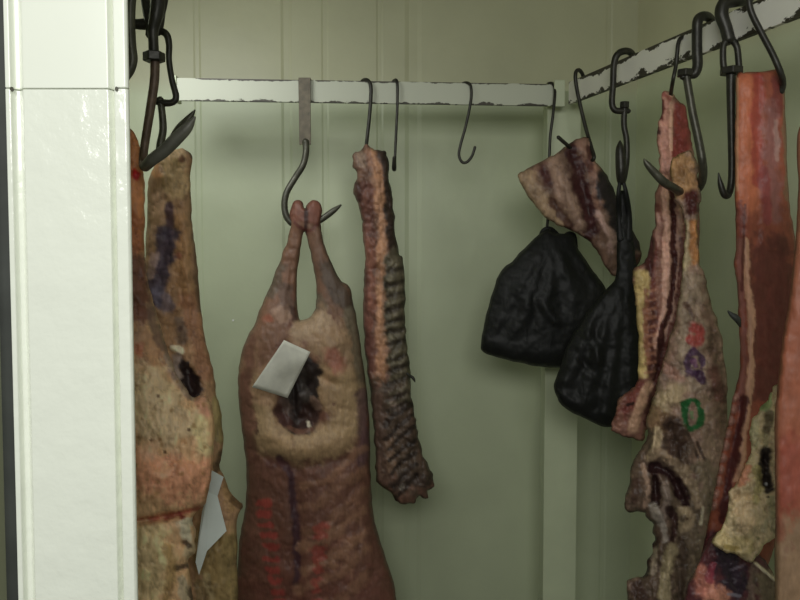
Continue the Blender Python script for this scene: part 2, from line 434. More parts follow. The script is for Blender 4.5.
rail('rail', RS, RS + rd * 1.45, rn, M_rail2)
# corner post, joint plate, left end plate
pc = RR + bn * .03
def boxat(name, x0, x1, y0, y1, z0, z1, mat, parent, bev=.002):
    return prism(name, [(x0, y0, z0), (x1, y0, z0), (x1, y1, z0), (x0, y1, z0)], (0, 0, z1 - z0), mat, parent, bev=bev)
M_postp = noisy('post_paint', A(114, 119, 100), rough=.35, scale=10, var=.08, bump=.1)
boxat('post', .443, .545, 2.43, 2.50, 0, ZT - .01, M_postp, fr)
cpx = V(552, 90, 2.366)
boxat('joint_plate', .450, .482, 2.362, 2.376, ZB - .006, ZT + .008, M_postp, fr)
boxat('end_plate', RL.x - .004, RL.x + .006, RL.y - .006, RL.y + .05, ZB - .002, ZT + .006, M_postp, fr, .001)
# the short rail over the left carcasses, out of the frame above
lf = thing('hanging_rail', 'white side rail over the left carcasses, above the doorway post', 'rail', (-.75, 1.5, ZB))
boxat('rail', -.62, -.60, .86, 2.30, 2.235, 2.30, M_postp, lf) if False else boxat('rail', -.50, -.49, .86, 1.62, 2.13, 2.19, M_postp, lf)
boxat('bracket', -1.05, -.50, 1.58, 1.60, 2.13, 2.19, M_postp, lf)
for px, py in ((233, 320.5), (196.5, 99)):
    if py > 200:
        p2 = on_back(px); c = V(px, py, p2.y - .004)
        pl = [c + Vector((  .0034 * math.cos(a), 0, .0034 * math.sin(a))) for a in np.linspace(0, 2 * math.pi, 10, endpoint=False)]
        props(prism('screw', pl, (0, .006, 0), M_screw, bev=.0005), 'tiny screw head, its glint painted white, in the wall left of the central carcass', 'screw')

def Yb(px):                                                  # back rail front face at a column
    u = (px - 400) / F; s = (u * RL.y - RL.x) / (bd.x - u * bd.y); return (RL + bd * s).y
def Yr(px):                                                  # right rail
    u = (px - 400) / F * 1.012; s = (u * RS.y - RS.x) / (rd.x - u * rd.y); return (RS + rd * s).y

# ------------------------------------------------------------------ hooks on the back rail
H = 'steel hooks on the rails'
y = Yb(304)
hk = thing('meat_hook', 'flat strap meat hook on the back rail carrying the central lamb carcass', 'hook', V(304, 222, y - .03), H)
a0, a1 = V(298.5, 79, y - .012), V(310.5, 79, y - .012); b0, b1 = V(299.5, 145, y - .014), V(311, 145, y - .014)
prism('strap', [a0, a1, b1, b0], (0, -.004, 0), M_strap, hk, bev=.0008)
prism('strap_loop', [V(298.5, 77.5, y - .016), V(310.5, 77.5, y - .016), V(310.5, 79.5, y - .016), V(298.5, 79.5, y - .016)], (0, .045, 0), M_strap, hk, bev=.0008)
tube('rod', [(305.5, 141, y - .018, 3.5), (306, 152, y - .02, 3.3), (303, 165, y - .03, 3.3), (295, 178, y - .03, 3.3), (286.5, 193, y - .04, 3.3), (284.5, 207, y - .045, 3.3), (288, 219, y - .05, 3.3),
             (298, 226, y - .052, 3.3), (312, 224, y - .053, 3.2), (322, 219, y - .053, 3.2), (333, 211, y - .053, 3), (341, 205, y - .053, 1)], M_hook2, hk)
def thin(label, pts, r, y, mat=None):
    return props(tube('meat_hook', [(a, b_, y + dy, r) for a, b_, dy in pts], mat or M_hook), label, 'hook', H)
y = Yb(368)
thin('thin black wire hook carrying the narrow rib strip', [(360, 86, .022), (363, 80.5, .015), (368, 80.5, -.006), (371, 88, -.014), (370, 110, -.014), (367.5, 135, -.02), (366, 147, -.03), (364, 158, -.03), (368, 166, -.05), (374, 160, -.07)], 1.8, y)
y = Yb(396)
hk = tube('meat_hook', [(392, 84, y + .02, 1.5), (394, 80.5, y + .01, 1.5), (397, 82, y - .012, 1.5), (397.5, 100, y - .014, 1.4), (396, 135, y - .014, 1.4), (395, 158, y - .014, 1.4),
      (394.6, 168, y - .03, 2.0), (394, 168, y - .06, 2.2), (394, 157, y - .075, 1.4)], M_hook)
props(hk, 'thin black wire hook hanging empty and edge on, right of the rib strip', 'hook', H)
y = Yb(467)
thin('thin black S-shaped hook hanging empty in the middle of the back rail', [(460, 88, .02), (463, 83.5, .012), (468, 83, -.005), (471, 87, -.013), (471, 100, -.014), (466, 125, -.014), (460.5, 145, -.014), (459, 155, -.014), (462, 162, -.014), (467, 162, -.014), (472, 156, -.014), (475, 147, -.014)], 1.4, y)
y = Yb(551)
thin('thin black wire hook beside the corner post carrying the left plastic bag', [(545, 90, .02), (548, 84, .012), (553, 84, -.005), (555, 92, -.02), (553, 115, -.03), (550, 140, -.03), (549, 180, -.03), (548, 215, -.035), (547, 232, -.04), (550, 242, -.05), (556, 240, -.06)], 1.5, y)

# ------------------------------------------------------------------ hooks on the right rail
y = Yr(578)
thin('thin black hook at the corner piercing the dark meat chunk', [(583, 88, .02), (583, 76, .01), (579, 70, -.006), (575.5, 74, -.014), (577, 90, -.016), (585, 125, -.03), (591, 146, -.05), (594, 158, -.07), (588, 160, -.05), (573, 150, -.05), (566, 144, -.075), (558, 137, -.085)], 1.9, y)
y = Yr(616) 
hk = thing('swivel_hook', 'black swivel hook on the right rail carrying the right plastic bag', 'hook', V(624, 180, y), H)
br = tube('bracket', [(634, 62, y + .03, 3.2), (632, 54, y + .01, 3.4), (626, 51, y - .012, 3.4), (618, 54, y - .022, 3.4), (614, 64, y - .022, 3.2), (613, 85, y - .022, 3.1), (612, 103, y - .022, 3.1), (615, 110, y - .022, 3.1), (622, 111, y - .022, 3.0), (629, 111, y - .022, 2.6)], M_hook, hk)
nut('nut', 624.5, 105, y - .022, 5, 3.2, M_hook, br)
tube('rod', [(624.5, 108, y - .022, 3.0), (624, 125, y - .022, 3.0), (626.5, 140, y - .022, 3.0), (626.5, 160, y - .022, 3.2), (624, 176, y - .03, 3.4), (621.5, 181, y - .04, 4.2), (621, 172, y - .05, 5), (620.5, 158, y - .05, 5), (620, 148, y - .05, 4), (620, 141, y - .05, 1)], M_hook, hk)
y67 = Yr(673)
thin('thin dark hook on the right rail carrying the striped rib rack', [(688, 50, .02), (686, 40, .008), (681, 38, -.01), (678, 45, -.016), (676, 65, -.016), (673, 80, -.016), (671, 93, .03), (670, 104, .055), (674, 110, .058), (678, 106, .055)], 2.0, y67)
y = Yr(700)
hk = thing('swivel_hook', 'large swivel hook on the right rail carrying the stamped lamb leg', 'hook', V(690, 196, y), H)
br = tube('bracket', [(712, 30, y + .03, 4.0), (710, 19, y + .01, 4.4), (704, 16, y - .012, 4.6), (698, 20, y - .022, 5), (697, 32, y - .022, 5), (697, 50, y - .022, 5), (697.5, 65, y - .022, 5), (695, 73, y - .022, 4.8), (690, 75, y - .022, 4.0), (682, 77, y - .022, 3.2)], M_hook, hk)
nut('nut', 685, 73, y - .022, 8.2, 3.4, M_hook, br)
tube('rod', [(686, 74, y - .022, 3.9), (689, 92, y - .022, 3.9), (693, 115, y - .022, 4.0), (698, 138, y - .024, 4.1), (702, 160, y - .028, 4.2), (703, 174, y - .01, 4.2), (700, 186, y + .02, 4.2), (690, 194, y + .04, 4.2),
             (681, 192, y + .01, 4.3), (674, 188, y - .035, 4.3), (664, 182, y - .072, 4.4), (654, 172, y - .078, 4.0), (647, 164, y - .08, 3.0), (644, 159, y - .082, .8)], M_hook2, hk)
y = Yr(722)
hk = thing('swivel_hook', 'thick black forged hook hanging empty, its tip left of the red slab', 'hook', V(728, 195, y), H)
br = tube('bracket', [(752, -18, y + .03, 5), (748, -2, y + .01, 6), (738, 0, y - .014, 6.5), (725, 3, y - .024, 6.5), (721.5, 14, y - .026, 6.5), (726, 28, y - .028, 6), (729, 40, y - .028, 6)], M_hook, hk)
tube('link', [(728, 38, y - .028, 3.6), (723.5, 46, y - .028, 3.2), (723, 60, y - .028, 3.2), (724, 70, y - .028, 3.2)], M_hook, hk)
tube('link', [(730, 38, y - .028, 3.6), (736.5, 46, y - .028, 3.2), (738.5, 60, y - .028, 3.2), (739, 70, y - .028, 3.2)], M_hook, hk)
nut('nut', 731.5, 71, y - .028, 11.5, 3.4, M_hook, br)
tube('rod', [(731, 74, y - .028, 4.6), (731, 95, y - .028, 4.3), (731.5, 130, y - .026, 3.9), (732, 165, y - .026, 3.6), (731, 185, y - .028, 3.5), (728, 195, y - .034, 3.4), (724, 194, y - .04, 3.4), (720.5, 184, y - .042, 2.8), (718.5, 173, y - .043, .6)], M_hook, hk)
y = Yr(752) 
thin('dark wire hook on the right rail carrying the tall red slab', [(770, -12, .02), (765, -20, .0), (752, -14, -.02), (749, 0, -.022), (752, 14, -.022), (762, 34, -.022), (773, 55, -.022), (781, 74, -.02), (783, 84, .0), (781, 92, .008)], 3.2, y)
yE = 1.2
props(tube('meat_hook', [(952, -120, yE + .02, 3), (948, -140, yE, 3), (938, -130, yE - .03, 3), (930, -60, yE - .03, 3), (912, 40, yE - .02, 3), (895, 120, yE - .03, 3), (880, 140, yE - .05, 3)], M_hook), 'dark hook carrying the pinkish slab at the right edge', 'hook', H)

# ------------------------------------------------------------------ hooks at the left, hanging from the side rail
HL = 'forged hooks above the left carcasses'
yl = 1.34
hk = thing('swivel_hook', 'forged hook with brown rod and broad tip carrying the front left carcass', 'hook', V(150, 160, yl), HL)
br = tube('bracket', [(118, -14, yl, 6), (116, 6, yl, 5), (122, 20, yl, 5), (135, 24, yl, 5), (150, 23, yl, 6), (158, 14, yl, 6), (162, 0, yl, 6), (163, -16, yl, 6)], M_hook, hk)
br = tube('clevis', [(158, -30, yl - .02, 5), (158, 0, yl - .02, 7), (156, 16, yl - .022, 6.5), (153, 30, yl - .02, 5.5), (153.5, 44, yl - .02, 5), (154, 58, yl - .02, 5.5)], M_hook, hk)
tube('clevis', [(142, -25, yl + .015, 4), (145, -2, yl + .01, 4.5), (148, 14, yl, 5), (150, 26, yl - .01, 4.5), (149, 36, yl - .01, 3.4)], M_hook, hk)
nut('nut', 154, 57, yl - .02, 11, 4.5, M_hook, br)
tube('rod', [(155, 58, yl - .02, 4.6), (154.5, 80, yl - .02, 4.6), (151, 105, yl - .02, 4.5), (147, 130, yl - .02, 4.3), (144, 150, yl - .02, 4.2), (143, 163, yl - .03, 4.2), (144, 167, yl - .05, 4.2)], M_rusty, br)
tube('tip', [(145, 167, yl - .055, 5), (152, 160, yl - .075, 6),
             (165, 150, yl - .078, 6.4), (178, 137, yl - .08, 6.4), (188, 127, yl - .082, 5.0), (195, 117, yl - .084, 1)], M_tip, hk)
hk = thing('meat_hook', 'dark bent link hook carrying the rear left shank', 'hook', V(163, 150, 1.52), HL)
yk = 1.50
tube('link', [(150, 34, yk, 3.4), (158, 31, yk, 3.6), (166, 34, yk, 3.6), (169, 44, yk, 3.2), (169, 60, yk, 3), (172, 80, yk, 3), (176, 96, yk, 3.2), (173, 102, yk, 3.2), (165, 103, yk, 3.6), (157, 101, yk, 4)], M_hook, hk)
tube('rod', [(160, 99, yk, 3.6), (162, 112, yk, 3.6), (163, 130, yk, 3.8), (160, 146, yk, 3.8), (160, 156, yk - .01, 3.6), (166, 152, yk - .05, 4), (178, 132, yk - .055, 5), (188, 120, yk - .06, 4), (195, 110, yk - .065, .8)], M_hook2, hk)
tube('shackle', [(130, -40, yk - .12, 4), (150, -30, yk - .02, 5), (160, 0, yk, 5), (160, 20, yk, 4.5), (158, 33, yk, 4)], M_hook, hk)
yk = 1.28
props(tube('meat_hook', [(135, -30, yk, 5), (131, 0, yk, 5), (130, 24, yk, 5.2), (131, 45, yk, 5.2), (132.5, 60, yk, 5), (129, 72, yk, 4.6), (120, 82, yk, 4.2), (108, 86, yk, 3.4), (98, 76, yk, 1)], M_hook2), 'empty curved hook end showing beside the white doorway post', 'hook', HL)

# ------------------------------------------------------------------ central carcass
Y1 = 2.27
out = [(290, 212), (293, 203), (298, 200.5), (303, 203), (305.5, 208), (308, 203), (313, 199.5), (319, 202), (322.5, 210), (321, 222), (322, 235), (326, 250), (332, 264), (340, 280), (349, 287), (354, 306), (358, 327), (363, 363), (368, 400), (370, 453), (372, 497), (376, 527), (385, 556), (395, 589),
       (401, 640), (396, 700), (370, 745), (320, 760), (270, 750), (240, 715), (234, 650), (236, 600), (237, 570), (240, 540), (246, 500), (246, 465), (242, 430), (238, 393), (240, 363), (246, 341), (255, 323), (264, 301), (271, 283), (280, 261), (288, 238), (291, 225)]
hole = [(304, 232), (307, 238), (311, 256), (315, 275), (316, 297), (314, 313), (303, 320), (299, 316), (297, 290), (299, 258), (302, 240)]
TR = (82, 52, 41)
pt = [([(300, 560)], 95, (82, 52, 41), 1, .3), ([(300, 640), (310, 720)], 90, (86, 50, 40), 1),
      ([(300, 215), (285, 270), (265, 320), (252, 370)], 22, (94, 66, 50), 1), ([(316, 215), (330, 275), (348, 320)], 18, (86, 62, 48), 1),
      ([(296, 208), (298, 216)], 9, (92, 56, 44), 1), ([(314, 207), (315, 216)], 9, (90, 54, 43), 1), ([(306, 205), (306, 231)], 1.8, (40, 22, 20), .95, .5, .6), ([(294, 224), (306, 231), (318, 224)], 2.2, (66, 30, 26), .8), ([(250, 350), (246, 380)], 12, (104, 76, 56), .9),
      ([(281, 268), (272, 292)], 6, (70, 60, 50), .8), ([(285, 290), (288, 308)], 7, (76, 60, 52), .7), ([(327, 268), (338, 290), (348, 303)], 8, (60, 50, 42), .85), ([(318, 300), (322, 310)], 6, (82, 72, 60), .7),
      ([(292, 310), (296, 324)], 3, (50, 35, 30), .8), ([(267, 318)], 5, (125, 70, 52), .7), ([(278, 312), (284, 318)], 5, (135, 108, 90), .5),
      ([(318, 335), (335, 345), (345, 370)], 22, (118, 94, 70), 1), ([(300, 330), (325, 320)], 8, (126, 104, 80), .8),
      ([(350, 315), (360, 350), (362, 400)], 7, (78, 72, 58), .8), ([(334, 355), (338, 372), (330, 378)], 9, (118, 70, 54), .9), ([(338, 376), (330, 380)], 5, (108, 38, 30), .9),
      ([(346, 385), (350, 412), (334, 436), (300, 446), (272, 438), (261, 415), (264, 388)], 15, (130, 106, 76), 1, .55, .3), ([(325, 380), (335, 405)], 14, (126, 102, 72), .8), ([(285, 446), (292, 452)], 5, (142, 118, 88), .7), ([(315, 450), (330, 444)], 5, (138, 114, 84), .7),  # last two strokes put highlights of the scalloped fat edge into the colour
      ([(268, 440), (300, 452), (340, 446)], 9, (130, 104, 74), .9), ([(264, 395), (272, 375)], 12, (132, 102, 76), .8),
      ([(255, 423), (257, 433)], 2.4, (60, 38, 30), .9), ([(334, 404)], 2, (70, 40, 30), .8), ([(292, 436), (294, 448)], 1.6, (110, 84, 58), .6), ([(245, 380), (250, 430)], 7, (100, 66, 52), .8),
      ([(362, 395), (364, 440), (362, 460)], 6, (74, 52, 55), .8), ([(250, 340), (246, 400), (252, 460)], 5, (86, 54, 44), .7),
      ([(303, 375), (300, 395), (298, 416)], 18, (34, 26, 24), 1, .12, .2), ([(281, 410), (287, 420)], 8, (58, 36, 32), .95, .2), ([(312, 410), (305, 425)], 9, (46, 30, 26), 1, .3),
      ([(300, 372), (306, 400)], 4, (66, 60, 56), .6), ([(292, 376), (290, 412), (298, 424)], 2.2, (58, 52, 50), .7), ([(283, 402), (288, 408)], 5, (84, 68, 62), .8), ([(313, 400), (318, 408)], 3.5, (105, 82, 70), .8),
      ([(308, 422), (309, 426)], 1.8, (170, 160, 140), .9, .3, .2), ([(288, 428), (300, 432), (312, 428)], 2, (92, 62, 48), .8),
      ([(280, 458), (290, 475), (293, 500), (296, 530), (297, 560), (297, 582)], 3.8, (52, 30, 36), .95, .5, .4), ([(286, 465), (270, 462)], 4, (60, 32, 30), .6)]
r1 = random.Random(11)
for k in range(7):
    yv = 472 + k * 21 + r1.uniform(-4, 4); q = lambda: r1.uniform(-3, 3)
    pt.append(([(304 + q(), yv + 14), (325 + q(), yv + 8 + q()), (342, yv - 6 + q()), (364, yv - 26 + q())], r1.uniform(3, 5.5), (118, 84, 62), r1.uniform(.45, .8), .8, 1.))
    pt.append(([(283, yv + 14), (268, yv + 8), (254, yv + 2)], 3.4, (98, 62, 48), .35, .8, 1.))
for k in range(11):
    yv = 503 + k * 11
    pt.append(([(259 + k * 1.6, yv), (268 + k * 1.6, yv + 1)], 3.6, (126, 42, 36), .75, .5, .7))
    if k > 1: pt.append(([(320 - k * .6, yv + 2), (326 - k * .9, yv)], 4.2, (120, 44, 36), .7, .5, .8))
sc = [([(297, 385), (296, 400), (300, 416)], 15, -.060), ([(281, 410)], 9, -.02), ([(312, 412)], 8, -.025),
      ([(262, 330), (256, 370)], 20, .012), ([(335, 345), (340, 370)], 18, .016), ([(265, 435), (300, 448), (340, 440)], 11, .014), ([(270, 458), (300, 466), (345, 458)], 6, -.010),
      ([(336, 384), (318, 376)], 4, -.008), ([(310, 352), (316, 372)], 5, -.006), ([(297, 470), (297, 600)], 6, -.010), ([(296, 378), (301, 412)], 4, .016), ([(287, 398), (290, 418)], 4, .012), ([(310, 395), (308, 414)], 3, .012)]
r1 = random.Random(11)
for k in range(7):
    yv = 472 + k * 21 + r1.uniform(-4, 4); q = lambda: r1.uniform(-3, 3)
    sc.append(([(304 + q(), yv + 14), (325 + q(), yv + 8 + q()), (342, yv - 6 + q()), (364, yv - 26 + q())], r1.uniform(4, 6.5), .0022)); sc.append(([(286, yv + 14), (268, yv + 8), (250, yv + 2)], 5, .0015))
o, front1 = pillow('lamb_carcass', out, Y1, TR, pt, sc, [hole], kf=.58, kb=.5, cap=.14, rag=.6, rough=.006, rscale=18, seed=4, gm=.73, crease=.12, streak=.1, step=1.5,
    label='whole skinned lamb carcass hung by both hocks on the strap hook in the middle', cat='carcass')
# joints of the hocks over the hook
def paper(name, poly, fn, mat, label, off=.006, bend=0):
    poly = np.array(poly, float); n = 12; vs = []; fs = []
    for i in range(n + 1):
        for j in range(n + 1):
            a, b_ = i / n, j / n
            p = (poly[0] * (1 - a) + poly[1] * a) * (1 - b_) + (poly[3] * (1 - a) + poly[2] * a) * b_
            vs.append((p[0], p[1], fn(p[0], p[1]) - off - bend * math.sin(a * math.pi) * (.6 + .4 * b_)))
    Ys = np.array([v[2] for v in vs]).reshape(n + 1, n + 1)
    for _ in range(14):                                     # paper is stiff: relax, but never dip below the surface
        q = np.pad(Ys, 1, mode='edge'); Ys = np.minimum(Ys, (q[2:, 1:-1] + q[:-2, 1:-1] + q[1:-1, 2:] + q[1:-1, :-2]) / 4)
    P = [V(v[0], v[1], y_) for v, y_ in zip(vs, Ys.ravel())]
    m = len(P); P2 = [p + Vector((0, -.0006, 0)) for p in P]
    for i in range(n):
        for j in range(n):
            a = i * (n + 1) + j; fs.append((a, a + 1, a + n + 2, a + n + 1)); fs.append((m + a, m + a + n + 1, m + a + n + 2, m + a + 1))
    ring = [i * (n + 1) for i in range(n + 1)] + [n * (n + 1) + j for j in range(1, n + 1)] + [i * (n + 1) + n for i in range(n - 1, -1, -1)] + [j for j in range(n - 1, 0, -1)]
    for k in range(len(ring)):
        a, b_ = ring[k], ring[(k + 1) % len(ring)]; fs.append((a, b_, m + b_, m + a))
    return props(mk(name, P + P2, fs, mat), label, 'paper tag')
paper('paper_tag', [(284, 340), (310.5, 352), (287.5, 398), (252, 387)], front1, M_paper, 'cream paper tag stuck on the central lamb carcass above its cavity')

rnd0 = random.Random(3)
# ------------------------------------------------------------------ rib strip
out = [(365, 142), (371, 147), (378, 150), (387, 152), (390, 180), (393, 203), (395, 230), (400, 253), (404, 263), (405, 317), (406, 335), (409, 363), (411, 390), (414, 413), (418, 433), (423, 457), (431, 473), (434, 485), (428, 491), (429, 504), (424, 500), (418, 496), (413, 504), (397, 502), (390, 492),
       (378, 481), (375, 453), (373, 420), (370, 387), (364, 337), (363, 290), (365, 263), (362, 230), (360, 210), (354, 195), (357, 173), (352, 163), (355, 152), (361, 151)]
pt = [([(368, 190), (368, 260), (367, 330), (373, 400)], 9, (84, 50, 40), 1), ([(372, 155), (380, 190), (383, 230), (382, 300), (383, 350), (380, 380)], 6.5, (142, 98, 66), 1, .5),
      ([(370, 240), (371, 300), (370, 330)], 4, (110, 66, 50), .8), ([(383, 152), (388, 175), (391, 230), (396, 255)], 5.5, (46, 33, 27), 1, .4, .3), ([(358, 155), (362, 165)], 5, (112, 90, 74), .9), ([(356, 185), (358, 200)], 3, (58, 34, 28), .9),
      ([(368, 148), (371, 170)], 4, (120, 84, 66), .8), ([(396, 260), (398, 330), (400, 395)], 12, (70, 62, 46), 1, .3, .3), ([(385, 400), (400, 440), (410, 470)], 22, (68, 52, 40), 1),
      ([(377, 400), (380, 440), (386, 480)], 7, (80, 58, 46), .8), ([(392, 400), (398, 408)], 4, (128, 104, 92), .9), ([(402, 487)], 3.2, (150, 140, 128), .95, .3, .3), ([(395, 485), (410, 480), (428, 484)], 6, (50, 38, 32), .8),
      ([(388, 440), (392, 470)], 4, (104, 78, 58), .8)]
sc = []
for k in range(12):
    yv = 268 + k * 12.5 + rnd0.uniform(-2.5, 2.5)
    pt.append(([(388, yv + 5), (398, yv + 2), (408, yv - 3)], 2.6, (42, 34, 27), .75, .6, .5)); pt.append(([(390, yv - 2), (400, yv - 4), (408, yv - 8)], 2.3, (88, 80, 60), .6, .6, .6))
    sc.append(([(388, yv + 5), (398, yv + 2), (408, yv - 3)], 3, -.0035)); sc.append(([(390, yv - 2), (408, yv - 8)], 3, .002))
for k in range(7):
    yv = 408 + k * 12
    pt.append(([(384 + k * 2, yv + 18), (396 + k * 2, yv + 6), (412 + k, yv - 4)], 2.2, (38, 28, 23), .85, .5, .4)); sc.append(([(384 + k * 2, yv + 18), (396 + k * 2, yv + 6), (412 + k, yv - 4)], 3, -.003))
pillow('rib_strip', out, 2.29, (88, 60, 46), pt, sc, kf=.75, kb=.6, cap=.05, rag=1.3, ragscale=6, rough=.010, rscale=9, seed=8, step=1.3, gm=.66, sat=.8, streak=.5,
       label='long narrow strip of lamb ribs with ragged lower end, right of the central carcass', cat='meat')
props(tube('meat_scrap', [(404, 371, 2.27, 1), (409, 375, 2.26, 1.2), (413, 378, 2.25, 1.6), (415, 382, 2.25, .5)], M_hook), 'tiny dark dried sliver sticking out of the rib strip', 'meat scrap')

# ------------------------------------------------------------------ left carcasses
out = [(128, 128), (137, 139), (142, 157), (144, 177), (145, 200), (144, 237), (145, 262), (150, 290), (157, 315), (166, 345), (174, 367), (183, 385), (193, 397), (203, 395), (210, 402), (214, 418), (215, 435), (213, 460), (210, 483), (206, 502), (196, 513), (192, 520), (196, 530), (194, 542), (196, 552), (188, 562), (192, 590), (194, 640), (170, 720), (110, 750), (50, 720), (30, 600), (25, 450), (45, 340), (80, 250), (100, 190), (112, 140)]
pt = [([(130, 120), (135, 170), (138, 240)], 13, (144, 94, 62), 1), ([(136, 174)], 5, (132, 22, 26), 1, .4, .2), ([(128, 130)], 5, (140, 110, 82), .8), ([(130, 215), (132, 260)], 9, (126, 76, 52), .8), ([(132, 270), (138, 310)], 16, (86, 56, 46), 1),
      ([(135, 340), (150, 350), (165, 368)], 16, (128, 96, 74), .9), ([(138, 348)], 7, (130, 74, 56), .7), ([(148, 305), (162, 345)], 5, (82, 64, 58), .8), ([(168, 355), (178, 378), (190, 396)], 5, (110, 92, 84), .9),
      ([(150, 400), (165, 420)], 30, (176, 144, 116), .9), ([(202, 400), (206, 410)], 6, (160, 116, 98), .9), ([(200, 425), (206, 450)], 8, (182, 150, 114), .8), ([(140, 470), (180, 480), (198, 478)], 22, (168, 116, 92), .9),
      ([(150, 450)], 10, (170, 130, 106), .6), ([(133, 521), (150, 519), (175, 514), (200, 508)], 2.6, (118, 60, 46), .9, .6, .3), ([(180, 512), (184, 517)], 3, (96, 34, 32), .9), ([(150, 545), (145, 580)], 24, (180, 144, 110), 1), ([(140, 560)], 10, (188, 144, 112), .7),
      ([(184, 524), (186, 534)], 7, (170, 156, 136), .95, .3), ([(190, 548), (190, 555)], 6, (160, 140, 114), .95, .3), ([(184, 542), (188, 545)], 3, (48, 36, 28), .9, .4, .2), ([(178, 568), (188, 566)], 4, (56, 44, 34), .9), ([(183, 580), (184, 598)], 5, (140, 126, 106), .9), ([(192, 590), (192, 610)], 3, (50, 36, 28), .9),
      ([(168, 548), (172, 570), (166, 600)], 5, (130, 104, 68), .8)]
import random
rnd = random.Random(5)
for k in range(26): pt.append(([(rnd.uniform(136, 208), rnd.uniform(380, 505))], rnd.uniform(1.2, 2.6), (118, 88, 56), .7, .5, .3))
for a in ((158, 396), (151, 440), (189, 430), (165, 452)): pt.append(([a], 1.8, (70, 48, 30), .9, .4, .1))
sc = [([(165, 420)], 30, .012), ([(150, 480), (185, 480)], 20, .020), ([(133, 522), (160, 518), (198, 509)], 4, -.020), ([(150, 560)], 24, .010), ([(184, 543)], 4, -.015), ([(185, 528)], 6, .010), ([(182, 568)], 5, -.014), ([(202, 405)], 6, .012), ([(168, 360), (185, 390)], 4, .008), ([(150, 350), (175, 385)], 5, -.006)]
o, front3 = pillow('lamb_carcass', out, 1.36, (160, 128, 98), pt, sc, kf=.62, kb=.5, cap=.11, rag=.7, ragscale=8, rough=.008, rscale=16, mott=.14, mscale=12, gm=1.4, sat=1., seed=12, step=1.6,
    label='pale fatty carcass nearest the white doorway post, front one of the left pair', cat='carcass', mat=M_wet)
out = [(178, 148), (186, 150), (192, 155), (190, 177), (191, 200), (193, 230), (197, 263), (201, 307), (205, 340), (209, 355), (214, 375), (217, 397), (221, 412), (223, 437), (222, 456), (219, 466), (225, 479), (229, 491), (237, 500), (243, 505), (238, 519), (237, 549), (238, 600), (240, 660), (215, 710), (165, 715), (140, 650), (132, 500), (138, 380), (142, 290), (146, 240), (148, 200), (150, 175), (163, 156)]
pt = [([(172, 160), (176, 185)], 14, (146, 122, 88), .9), ([(181, 160)], 3.4, (76, 46, 32), .9, .5, .2), ([(188, 153), (192, 156)], 3, (54, 44, 38), .9), ([(156, 165), (158, 175)], 5, (140, 96, 56), .7),
      ([(160, 200), (156, 240)], 8, (140, 112, 88), .9), ([(180, 220), (182, 260), (188, 310)], 7, (128, 96, 66), .9), ([(178, 254)], 4, (104, 56, 46), .7), ([(170, 208), (168, 235)], 4.5, (62, 46, 54), .9, .4, .4), ([(167, 235), (162, 262), (153, 295)], 11, (54, 46, 58), .95, .35, .4), ([(193, 215), (197, 260), (200, 310)], 3.5, (80, 66, 50), .9), ([(157, 290), (168, 305)], 7, (84, 78, 92), .7),
      ([(154, 255), (150, 275)], 5, (128, 106, 100), .7), ([(188, 300), (196, 330), (205, 370)], 9, (122, 86, 64), .9), ([(195, 250), (200, 310)], 3.4, (88, 66, 50), .8), ([(178, 320), (182, 340)], 5, (92, 76, 66), .8), ([(180, 330)], 2.5, (62, 42, 36), .8),
      ([(172, 347), (181, 352)], 2.6, (176, 148, 128), 1, .3, .2), ([(184, 366), (190, 380), (193, 392)], 8, (30, 20, 20), 1, .3, .4), ([(188, 372)], 2, (90, 86, 86), .8), ([(176, 358), (178, 374)], 4, (112, 98, 92), .9),
      ([(215, 400), (219, 440)], 4, (108, 96, 62), .8), ([(222, 455), (217, 468)], 5, (52, 40, 28), .8), ([(228, 490), (232, 505)], 7, (126, 98, 68), .9), ([(215, 550), (225, 590)], 22, (108, 90, 58), 1), ([(200, 585), (205, 610)], 6, (92, 76, 52), .8), ([(205, 575), (212, 605)], 3, (120, 106, 78), .7), ([(232, 500), (242, 506)], 2.4, (70, 50, 32), .8)]
for k in range(22): pt.append(([(rnd.uniform(206, 238), rnd.uniform(535, 600))], rnd.uniform(1.2, 2.6), (76, 60, 36), .6, .5, .3))
sc = [([(188, 375), (192, 390)], 6, -.02), ([(168, 220), (160, 290)], 6, -.010), ([(182, 220), (190, 300)], 6, .010), ([(215, 555)], 15, .012), ([(228, 505), (224, 540)], 5, .008), ([(172, 348), (180, 352)], 3, .012)]
pillow('lamb_carcass', out, 1.63, (122, 94, 70), pt, sc, kf=.6, kb=.5, cap=.08, rag=.9, ragscale=8, rough=.007, rscale=12, seed=21, step=1.5, gm=1.3, sat=.95,
    label='brownish carcass with long shank hanging behind the pale fatty one at left', cat='carcass')
def p2y(px, py): return 1.52 - (px - 200) * .0006
def paperfree(name, poly, Y, mat, label):
    return None
pv = [(211, 470), (223.5, 477), (217.5, 496), (226.5, 531), (207, 551), (199, 575), (195.5, 562), (202, 512), (208, 492)]
P = [V(a, b_, 1.505 + .012 * math.sin((b_ - 470) / 20.) + (a - 210) * .0006) for a, b_ in pv]; n = len(P)
props(mk('paper_tag', P + [p + Vector((0, .0006, 0)) for p in P], [tuple(range(n)), tuple(range(n, 2 * n))] + [(i, (i + 1) % n, n + (i + 1) % n, n + i) for i in range(n)], M_paper2, smooth=False),
      'white folded paper tag between the two left carcasses', 'paper tag')

